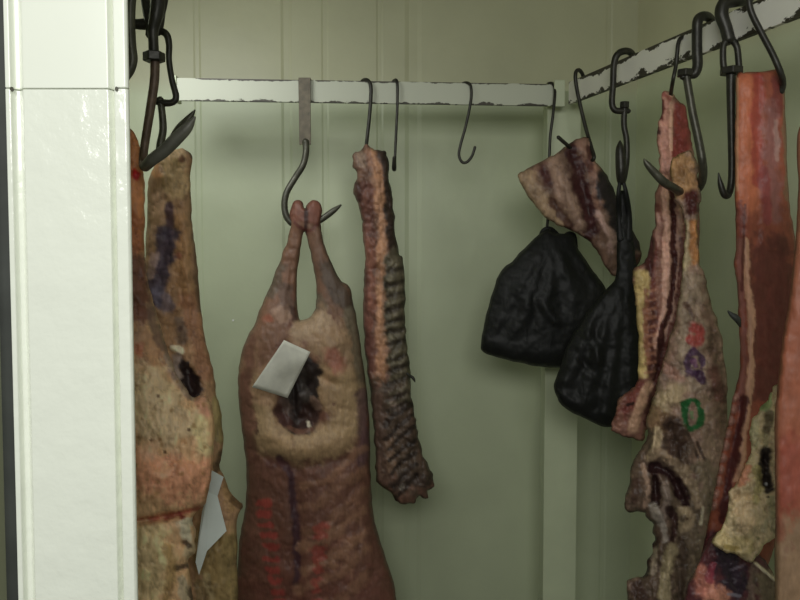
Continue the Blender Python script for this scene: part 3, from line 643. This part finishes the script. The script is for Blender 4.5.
# ------------------------------------------------------------------ dark meat chunk at the corner
out = [(518, 175), (524, 170), (536, 164), (549, 157), (560, 150), (569, 144), (578, 139), (587, 137), (591, 142), (596, 160), (603, 170), (610, 182), (618, 200), (624, 215), (631, 229), (639, 245), (642, 256), (634, 271), (622, 276), (612, 275), (603, 262), (594, 246), (585, 238), (572, 232), (562, 226), (552, 221), (542, 214), (531, 201), (523, 188)]
pt = [([(525, 180), (545, 208), (560, 222)], 12, (116, 94, 72), 1), ([(545, 170), (548, 182)], 7, (56, 28, 26), 1, .4, .5), ([(556, 165), (563, 185), (578, 215), (582, 228)], 9, (112, 88, 74), .95, .5, .5), ([(552, 200), (562, 214), (572, 226)], 4, (52, 28, 22), .9), ([(572, 150), (580, 180), (587, 210), (592, 235)], 8, (46, 20, 20), 1, .4, .5),
      ([(582, 145), (590, 155)], 7, (104, 76, 64), .9), ([(594, 165), (597, 185), (600, 205)], 5, (112, 80, 66), .9, .5, .6), ([(608, 182), (620, 215), (632, 242)], 14, (28, 22, 24), 1, .3), ([(598, 215), (606, 228), (613, 238), (610, 250)], 3.6, (134, 106, 98), .95, .5, .5), ([(598, 240), (606, 258)], 6, (80, 58, 46), .9), ([(625, 255), (634, 262)], 9, (54, 28, 26), .9), ([(590, 170), (588, 150)], 3, (60, 30, 26), .8)]
sc = [([(574, 155), (588, 215)], 6, -.012), ([(558, 168), (580, 222)], 7, .010), ([(596, 165), (602, 205)], 5, .010), ([(547, 175)], 6, -.008), ([(600, 220), (613, 245)], 4, .008), ([(552, 200), (572, 226)], 4, -.006)]
pillow('meat_chunk', out, 2.235, (88, 66, 54), pt, sc, kf=.42, kb=.35, cap=.045, rag=.9, ragscale=7, rough=.007, rscale=10, mott=.2, gm=.85, seed=31, step=1.3,
    label='dark marbled meat chunk hanging slanted at the corner above the black bags', cat='meat')

# ------------------------------------------------------------------ black plastic bags
G = 'black plastic bags'
out = [(543, 231), (549, 228), (554, 232), (566, 234), (575, 235), (577, 246), (591, 268), (606, 290), (612, 320), (604, 350), (585, 365), (562, 368), (536, 366), (503, 359), (483, 352), (481, 341), (484, 325), (488, 308), (499, 275), (514, 259), (529, 244)]
def folds(cx, cy, ends, rad, hh):
    s = []
    for e in ends: s.append(([(cx + (e[0] - cx) * .15, cy + (e[1] - cy) * .15), ((cx + e[0]) / 2 + 2, (cy + e[1]) / 2), e], rad, hh))
    return s
sc = folds(551, 234, [(490, 335), (515, 330), (545, 320), (575, 300)], 6, .004) + folds(551, 234, [(502, 335), (530, 330), (560, 310), (590, 290)], 6, -.004) + [([(486, 345), (520, 353), (560, 358)], 9, .006), ([(520, 290), (530, 310)], 6, .006), ([(540, 300), (556, 322)], 5, .008)]
bg = thing('plastic_bag', 'knotted black plastic bag hanging from the corner wire hook, left of the two', 'bag', V(545, 366, 2.30), G)
pillow('bag_body', out, 2.31, (20, 20, 20), (), sc, kf=.5, kb=.35, cap=.085, rag=.5, rough=.006, rscale=16, seed=41, step=1.5, crease=0, mat=M_bag, parent=bg)
tube('bag_handle', [(542, 240, 2.325, 3), (543, 233, 2.32, 3.5), (548, 230, 2.315, 4), (554, 233, 2.32, 3.5), (560, 240, 2.325, 3)], M_bag, bg, flat=.6)
tube('bag_handle', [(563, 240, 2.325, 3), (568, 235, 2.32, 3.5), (573, 236, 2.315, 3.5), (575, 247, 2.325, 3)], M_bag, bg, flat=.6)
out = [(620, 192), (617.5, 215), (617, 245), (616, 275), (606, 290), (587, 312), (569, 341), (560, 367), (554, 385), (558, 400), (567, 409), (580, 416), (598, 425), (613, 427), (632, 424), (650, 400), (652, 350), (642, 300), (638, 275), (634, 245), (630, 215), (627, 192), (623, 190)]
sc = folds(625, 240, [(565, 380), (585, 400), (605, 410), (630, 410)], 6, .005) + folds(625, 240, [(575, 390), (597, 408), (618, 412)], 6, -.005) + [([(590, 335), (600, 360)], 5, .010), ([(562, 395), (590, 412), (620, 418)], 5, .006), ([(575, 352), (592, 372)], 4, -.006)]
bg = thing('plastic_bag', 'tall black plastic bag stretched down from the swivel hook, right of the two', 'bag', V(605, 427, 2.06), G)
pillow('bag_body', out, 2.075, (20, 20, 20), (), sc, kf=.45, kb=.35, cap=.07, rag=.5, rough=.006, rscale=16, seed=45, step=1.5, crease=0, mat=M_bag, parent=bg)
yh = Yr(616) - .045
tube('bag_handle', [(620, 180, yh, 1.6), (618.5, 195, yh, 2.4), (619, 215, 2.07, 3), (621, 240, 2.07, 4)], M_bag, bg, flat=.6)
tube('bag_handle', [(623, 180, yh, 1.6), (626.5, 195, yh, 2.4), (629, 215, 2.07, 3), (629, 240, 2.07, 4)], M_bag, bg, flat=.6)

# ------------------------------------------------------------------ right group
out = [(662, 92), (668, 91), (673, 94), (680, 102), (687, 112), (691, 133), (693, 150), (697, 180), (700, 230), (696, 300), (685, 350), (667, 372), (655, 396), (649, 420), (644, 440), (632, 439), (617, 434), (611, 427), (615, 414), (620, 397), (633, 388), (638, 370), (637, 320), (634, 295), (634, 272), (645, 260), (650, 240), (655, 222), (655, 198), (659, 180), (659, 160), (657, 140), (659, 125), (661, 108)]
pt = [([(680, 110), (684, 135), (678, 152)], 9, (106, 44, 38), 1, .25, .15), ([(666, 98), (665, 130), (665, 165)], 6.5, (150, 106, 92), 1, .3, .2), ([(662, 100), (662, 118)], 2, (80, 34, 32), .9), ([(671, 96), (671, 150)], 1.6, (164, 124, 104), .9, .3, .1), ([(658, 128), (659, 132)], 2, (60, 30, 28), .9), ([(664, 95), (670, 100)], 2, (120, 50, 44), .7),
      ([(683, 165), (685, 190)], 9, (140, 100, 62), .8), ([(664, 180), (667, 230), (667, 300), (656, 345)], 4.4, (154, 116, 100), 1, .25, .3), ([(672, 190), (674, 240), (673, 290), (662, 340), (655, 380), (647, 410)], 3.6, (54, 24, 22), 1, .25, .3), ([(678, 200), (680, 240), (678, 290), (668, 340)], 3, (138, 106, 92), .95, .25, .3), ([(682, 240), (680, 290), (670, 340), (655, 385), (648, 415)], 3, (76, 40, 34), .9),
      ([(657, 205), (656, 245), (652, 285), (655, 330)], 3.4, (84, 44, 38), .95, .5, .5), ([(650, 240), (649, 275)], 5, (54, 26, 24), 1, .4, .4), ([(657, 215), (658, 245)], 2.6, (134, 98, 86), .9, .5, .5),
      ([(642, 276), (643, 310), (642, 345), (641, 372)], 7, (150, 128, 78), 1, .3, .3), ([(648, 300), (650, 330), (650, 372)], 4.5, (70, 38, 32), 1, .5, .8), ([(646, 290), (647, 360)], 2.4, (120, 76, 52), .7, .5, .9), ([(640, 385), (634, 400), (622, 415)], 7, (92, 44, 38), .95, .5, .6), ([(648, 385), (642, 400), (637, 418), (634, 430)], 5, (146, 112, 88), .95, .4, .3), ([(622, 415), (620, 428)], 4, (120, 82, 66), .7), ([(646, 425), (652, 400)], 2.8, (58, 28, 24), .9), ([(629, 404), (633, 404)], 2, (30, 20, 18), .9, .3, .1)]
for k in range(10): pt.append(([(645, 292 + k * 9), (655, 290 + k * 9)], 1.5, (128, 84, 62), .6, .5, .5))
sc = [([(671, 96), (671, 155)], 3, .010), ([(666, 180), (667, 300), (656, 345)], 4, .008), ([(673, 190), (673, 290), (655, 380)], 4, -.010), ([(650, 240), (650, 280)], 4, -.010), ([(637, 395), (634, 430)], 5, .010), ([(648, 300), (650, 375)], 4, -.006)]
pillow('rib_rack', out, 1.90, (104, 70, 58), pt, sc, kf=.6, kb=.45, cap=.035, rag=1.3, ragscale=6, rough=.009, rscale=7, mott=.14, mscale=6, gm=.95, crease=.15, seed=52, step=1.2,
    label='rib rack striped with pink fat and dark red meat, behind the stamped leg', cat='meat')

out = [(672, 160), (680, 155), (690, 150), (697, 162), (699, 180), (701, 200), (698, 214), (697, 232), (700, 260), (707, 282), (714, 310), (721, 340), (726, 370), (728, 410), (728, 450), (732, 500), (735, 560), (735, 640), (715, 690), (665, 695), (632, 660), (629, 610), (627, 590), (629, 580), (642, 576), (648, 562), (653, 547), (652, 526), (644, 513), (628, 511), (625, 498), (628, 484), (633, 461), (641, 449), (647, 438), (648, 412), (656, 390), (662, 365), (671, 335), (679, 300), (683, 262), (685, 235), (683, 214), (675, 197), (671, 178)]
pt = [([(680, 165), (686, 185)], 13, (140, 104, 66), 1, .3), ([(692, 196), (693, 210)], 7, (66, 28, 24), 1, .4, .3), ([(694, 225), (694, 260)], 4.5, (150, 100, 52), .95, .4, .2), ([(685, 225), (685, 262), (683, 280)], 4.5, (156, 138, 106), .95, .5, .3), ([(683, 215), (684, 235)], 1.6, (70, 36, 32), .9),
      ([(700, 280), (706, 320), (716, 370), (720, 430)], 7, (96, 74, 58), .9), ([(688, 285), (690, 330), (695, 380)], 14, (126, 108, 90), .9), ([(686, 305), (694, 318)], 3.4, (72, 50, 40), .85), ([(673, 320), (668, 360)], 6, (116, 88, 74), .8), ([(665, 365), (680, 378)], 5, (138, 96, 82), .6), ([(676, 395), (665, 400), (658, 412)], 10, (148, 128, 96), .95, .5, .4), ([(702, 400), (708, 430), (706, 460)], 8, (120, 100, 80), .8), ([(712, 370), (722, 400)], 6, (86, 52, 44), .8),
      ([(692, 328), (700, 332), (697, 342), (690, 340)], 3.6, (136, 34, 34), .85, .5, .9), ([(692, 326), (696, 345)], 5, (134, 62, 54), .5),
      ([(687, 361), (691, 354), (699, 355), (702, 363), (698, 371), (690, 370), (687, 362)], 2.8, (56, 30, 66), .85, .5, .8), ([(693, 362), (696, 366)], 2.6, (96, 56, 92), .8), ([(699, 372), (703, 380)], 3.4, (52, 26, 56), .9),
      ([(684, 412), (686, 404), (692, 401), (697, 405), (700, 414), (698, 424), (692, 428), (686, 422), (684, 412)], 3.3, (12, 78, 34), .97, .4, .7), ([(691, 413), (692, 418)], 2, (70, 112, 64), .7),
      ([(688, 434), (693, 446), (698, 457)], 1.6, (56, 40, 32), .9, .4, .2), ([(697, 442), (701, 452), (705, 460)], 1.6, (56, 40, 32), .9, .4, .2),
      ([(650, 470), (648, 505)], 26, (78, 62, 50), 1, .3), ([(664, 450), (672, 500), (664, 560), (650, 610)], 26, (76, 60, 48), 1, .3), ([(690, 500), (696, 600)], 20, (90, 76, 60), 1, .4),
      ([(655, 418), (668, 424)], 9, (110, 84, 58), .9), ([(671, 425), (677, 442), (672, 456)], 8, (58, 42, 34), .95), ([(658, 430), (656, 447), (650, 458)], 3.4, (150, 130, 100), .95, .3, .3), ([(648, 458), (660, 452), (672, 462), (690, 472)], 4, (120, 100, 78), .85, .4, .5), ([(636, 480), (634, 500)], 4, (62, 44, 36), .95), ([(643, 466), (648, 482), (646, 506)], 2.8, (132, 106, 88), .9),
      ([(652, 468), (668, 473), (680, 486), (686, 505)], 5.5, (38, 20, 20), 1, .3, .5), ([(655, 475), (656, 502)], 4.4, (40, 22, 20), 1, .3), ([(664, 486), (668, 500), (664, 514)], 4, (112, 96, 86), .9), ([(676, 470), (692, 480), (698, 505)], 4.5, (130, 110, 86), .9), ([(703, 470), (712, 500), (710, 550)], 10, (108, 94, 74), .9), 
      ([(680, 511), (689, 512), (691, 520), (684, 527), (677, 524)], 5, (130, 112, 86), .95, .3, .3), ([(687, 519)], 1.8, (64, 46, 30), .9), ([(654, 508), (662, 524), (666, 540)], 4, (120, 110, 100), .9, .4, .5), ([(670, 508), (675, 524), (673, 542)], 4, (44, 26, 24), .95, .3), ([(656, 540), (650, 560), (643, 574)], 4.4, (42, 26, 22), .95, .3), ([(655, 552), (653, 572)], 3.6, (128, 112, 94), .9), ([(674, 548), (667, 570), (664, 600)], 6, (126, 112, 84), .95, .3), ([(636, 588), (645, 600)], 7, (58, 40, 34), .9), ([(682, 540), (684, 570), (682, 600)], 4, (64, 50, 40), .9), ([(692, 560), (692, 600)], 4, (104, 88, 70), .9), ([(703, 508), (701, 524)], 1.8, (160, 150, 124), .8, .4, .2), ([(722, 480), (719, 540), (712, 590)], 6, (70, 30, 34), .95)]
sc = [([(688, 300), (690, 350)], 16, .012), ([(670, 400)], 14, .012), ([(652, 466), (670, 474), (682, 500)], 5, -.022), ([(655, 480), (656, 500)], 4, -.016), ([(670, 430), (674, 450)], 6, -.012), ([(655, 432), (652, 452)], 4, .014), ([(684, 518)], 6, .014), ([(673, 512), (675, 540)], 4, -.018), ([(700, 480), (708, 540)], 12, .010), ([(670, 550), (662, 600)], 5, .012), ([(654, 545), (646, 572)], 4, -.016), ([(678, 560), (680, 600)], 4, -.012), ([(692, 202)], 5, .008), ([(685, 225), (686, 270)], 4, .004), ([(664, 488), (668, 500)], 4, .010)]
pillow('lamb_haunch', out, 1.77, (122, 98, 83), pt, sc, kf=.62, kb=.4, cap=.085, rag=1.4, ragscale=7, rough=.012, rscale=11, mott=.26, mscale=7, gm=.87, seed=63, step=1.3,
    label='hind leg of lamb marked with red, purple and green ink stamps', cat='meat')

out = [(737, 75), (745, 72.5), (760, 71.5), (775, 70), (783, 71), (785, 100), (787, 150), (789, 200), (793, 225), (797, 255), (800, 330), (800, 420), (790, 500), (770, 560), (745, 620), (712, 660), (690, 640), (690, 605), (697, 570), (704, 545), (709, 520), (713, 495), (717, 478), (721, 456), (727, 425), (733, 397), (738, 380), (740, 350), (738, 305), (736, 280), (734, 262), (736, 240), (735, 195), (735, 140), (735.5, 100)]
pt = [([(748, 90), (748, 150), (746, 200)], 14, (158, 84, 52), 1, .4, .3), ([(758, 80), (757, 130), (760, 180)], 6, (128, 44, 36), .8), ([(777, 80), (776, 110)], 6, (92, 38, 36), .8), ([(770, 110), (772, 170), (777, 220)], 7, (124, 78, 74), .8, .6, .8), ([(764, 170), (768, 220)], 5, (118, 48, 46), .8), ([(776, 120), (778, 160)], 2, (150, 118, 112), .6, .5, .9),
      ([(784, 90), (787, 200)], 2, (112, 84, 60), .8), ([(770, 260), (775, 320), (765, 380)], 28, (92, 44, 34), 1), ([(737, 78), (737, 190)], 1.4, (172, 124, 92), .8, .4, .2), ([(740, 205), (742, 250), (746, 290), (750, 330)], 4, (110, 56, 48), .9), ([(745, 240), (749, 300), (751, 350), (748, 400), (742, 450), (737, 480)], 3.4, (172, 126, 100), .95, .3, .2),
      ([(739, 240), (742, 300), (744, 370), (738, 410)], 3, (122, 74, 66), .9, .5, .5), ([(744, 400), (738, 440), (730, 480), (722, 520)], 4, (66, 26, 27), .95), ([(712, 540), (704, 575), (702, 610)], 10, (74, 24, 32), 1), ([(745, 205), (742, 290)], 1.4, (78, 34, 30), .8)]
sc = [([(745, 240), (751, 350), (740, 470)], 4, .008), ([(741, 400), (724, 490)], 5, -.008), ([(758, 80), (757, 240)], 5, -.004)]
for k in range(10):
    t_ = k / 9; a = 735 - 22 * t_; b_ = 398 + 108 * t_
    pt.append(([(a, b_)], 4.8, (140, 98, 88), .95, .25, .2)); sc.append(([(a, b_)], 3.8, .012))
pillow('meat_slab', out, 1.62, (124, 62, 42), pt, sc, kf=.6, kb=.4, cap=.028, rag=.7, ragscale=8, rough=.004, rscale=18, mott=.12, gm=.84, streak=.2, crease=0, seed=72, step=1.3, mat=M_wet,
    label='tall flat red slab of meat with square-cut top and knobbly bone edge', cat='meat')
props(tube('meat_scrap', [(728, 311, 1.59, .8), (732, 315, 1.59, 2.6), (737, 319, 1.59, 3.4), (740, 326, 1.6, 1.2)], M_dark), 'small dark dried scrap stuck on the left edge of the tall red slab', 'meat scrap')

out = [(776, 384), (768, 400), (758, 413), (751, 422), (749, 440), (751, 452), (745, 464), (738, 482), (729, 492), (729, 508), (725, 523), (712, 540), (719, 549), (736, 555), (752, 562), (762, 550), (768, 542), (776, 538), (800, 530), (815, 480), (812, 420), (795, 385)]
pt = [([(720, 540), (745, 545)], 10, (160, 142, 96), .8), ([(738, 495), (745, 520)], 12, (170, 146, 110), .9), ([(747, 470), (742, 485)], 5, (162, 96, 70), .8), ([(754, 425), (753, 445)], 6, (158, 148, 112), 1), ([(768, 396), (764, 406)], 5, (96, 118, 66), .8), ([(770, 415), (767, 428)], 5, (92, 82, 58), .9), ([(763, 435), (767, 450)], 3, (140, 130, 92), .7), ([(766, 452), (763, 472), (768, 488)], 6, (40, 32, 28), 1, .35, .3), ([(766, 484)], 1.6, (150, 150, 146), .8, .3, .1), ([(758, 470), (757, 500)], 4, (144, 132, 84), .8), ([(772, 500), (776, 530)], 5, (128, 122, 92), .8), ([(768, 497)], 1.4, (40, 36, 26), .9), ([(758, 538)], 2, (92, 88, 52), .8), ([(724, 546), (736, 550)], 2.4, (132, 112, 54), .8), ([(762, 530), (770, 520)], 3, (150, 140, 112), .7)]
sc = [([(766, 455), (765, 482)], 5, -.016), ([(770, 420)], 5, -.010), ([(754, 435)], 5, .008), ([(735, 520), (750, 530)], 9, .008), ([(741, 490)], 6, .006), ([(757, 468), (757, 500)], 3, .006)]
pillow('fat_piece', out, 1.45, (160, 142, 108), pt, sc, kf=.5, kb=.4, cap=.035, rag=1.3, ragscale=6, rough=.012, rscale=9, mott=.14, gm=1.05, seed=81, step=1.2,
    label='pale yellow lump of fat with a dark hollow, in front of the red slab', cat='meat')
out = [(712, 535), (730, 530), (752, 550), (765, 560), (778, 582), (792, 600), (800, 660), (770, 700), (715, 700), (690, 670), (683, 620), (686, 590), (694, 572), (700, 558)]
pt = [([(725, 560), (738, 585)], 13, (38, 26, 36), 1), ([(754, 566), (752, 600)], 4, (104, 84, 72), .9), ([(765, 580), (772, 600)], 9, (96, 84, 64), .9), ([(755, 563), (775, 580)], 1.5, (168, 156, 132), .95, .3, .1), ([(700, 575), (703, 592)], 8, (154, 92, 76), .95, .4), ([(712, 596), (722, 596)], 8, (158, 102, 82), .95, .35), ([(712, 565), (708, 580)], 3.4, (120, 40, 56), .8), ([(731, 570), (742, 566)], 1.5, (90, 80, 92), .7), ([(728, 594), (740, 596)], 1.6, (104, 98, 110), .7)]
sc = [([(702, 582)], 7, .010), ([(718, 597)], 7, .012), ([(755, 563), (775, 580)], 2.5, .008), ([(730, 575)], 8, -.008)]
pillow('offal_piece', out, 1.53, (70, 34, 38), pt, sc, kf=.5, kb=.35, cap=.03, rag=.8, rough=.006, rscale=9, mott=.2, seed=88, step=1.3, mat=M_wet,
    label='dark purple offal with pink lumps below the yellow fat', cat='offal')
out = [(799, 128), (830, 124), (880, 122), (925, 124), (940, 200), (950, 400), (955, 600), (930, 700), (830, 710), (782, 690), (775, 600), (775, 500), (775, 420), (778, 380), (783, 335), (789, 300), (795, 245), (798, 190)]
pt = [([(790, 330), (785, 430)], 30, (150, 84, 58), 1), ([(790, 455), (788, 500)], 18, (142, 62, 48), .7, .7), ([(790, 560), (800, 620)], 40, (140, 110, 82), 1, .4), ([(777, 400), (777, 520)], 1.6, (170, 116, 88), .6, .5, .3), ([(778, 520), (780, 540)], 5, (128, 62, 46), .6)]
for k in range(8): pt.append(([(rnd.uniform(780, 798), rnd.uniform(520, 560))], 1.8, (128, 90, 70), .5, .5, .3))
pillow('meat_slab', out, 1.2, (150, 88, 62), pt, [([(790, 500)], 14, .006)], kf=.5, kb=.4, cap=.03, rag=.5, rough=.004, rscale=20, mott=.06, gm=.72, sat=.9, streak=.15, crease=0, seed=93, step=2.2,
    label='pinkish slab of meat cut off by the right edge of the photo, nearest on that side', cat='meat')

# ------------------------------------------------------------------ light
def area(name, loc, target, sx_, sy_, power, col):
    l = bpy.data.lights.new(name, 'AREA'); l.shape = 'RECTANGLE'; l.size = sx_; l.size_y = sy_; l.energy = power; l.color = col
    o = bpy.data.objects.new(name, l); C.objects.link(o); o.location = loc
    o.rotation_euler = (Vector(target) - Vector(loc)).to_track_quat('-Z', 'Y').to_euler(); return o
area('shop_ceiling_light', (-.10, -.80, 2.2), (-.2, 1.8, 1.5), 1.3, .6, 26, (1.0, 1.0, .96))
lamp = area('cold_room_lamp', (-.68, 1.62, 2.30), (-.78, 2.7, 1.5), .5, .35, 3.9, (.98, 1.0, .98)); lamp.data.spread = math.radians(125)
w = bpy.data.worlds.new('world'); bpy.context.scene.world = w; w.use_nodes = True
w.node_tree.nodes['Background'].inputs[0].default_value = (.92, 1.0, .86, 1); w.node_tree.nodes['Background'].inputs[1].default_value = .19
vs_ = bpy.context.scene.view_settings
vs_.view_transform = 'Standard'; vs_.look = 'None'; vs_.gamma = 1; vs_.use_curve_mapping = False; vs_.exposure = 0
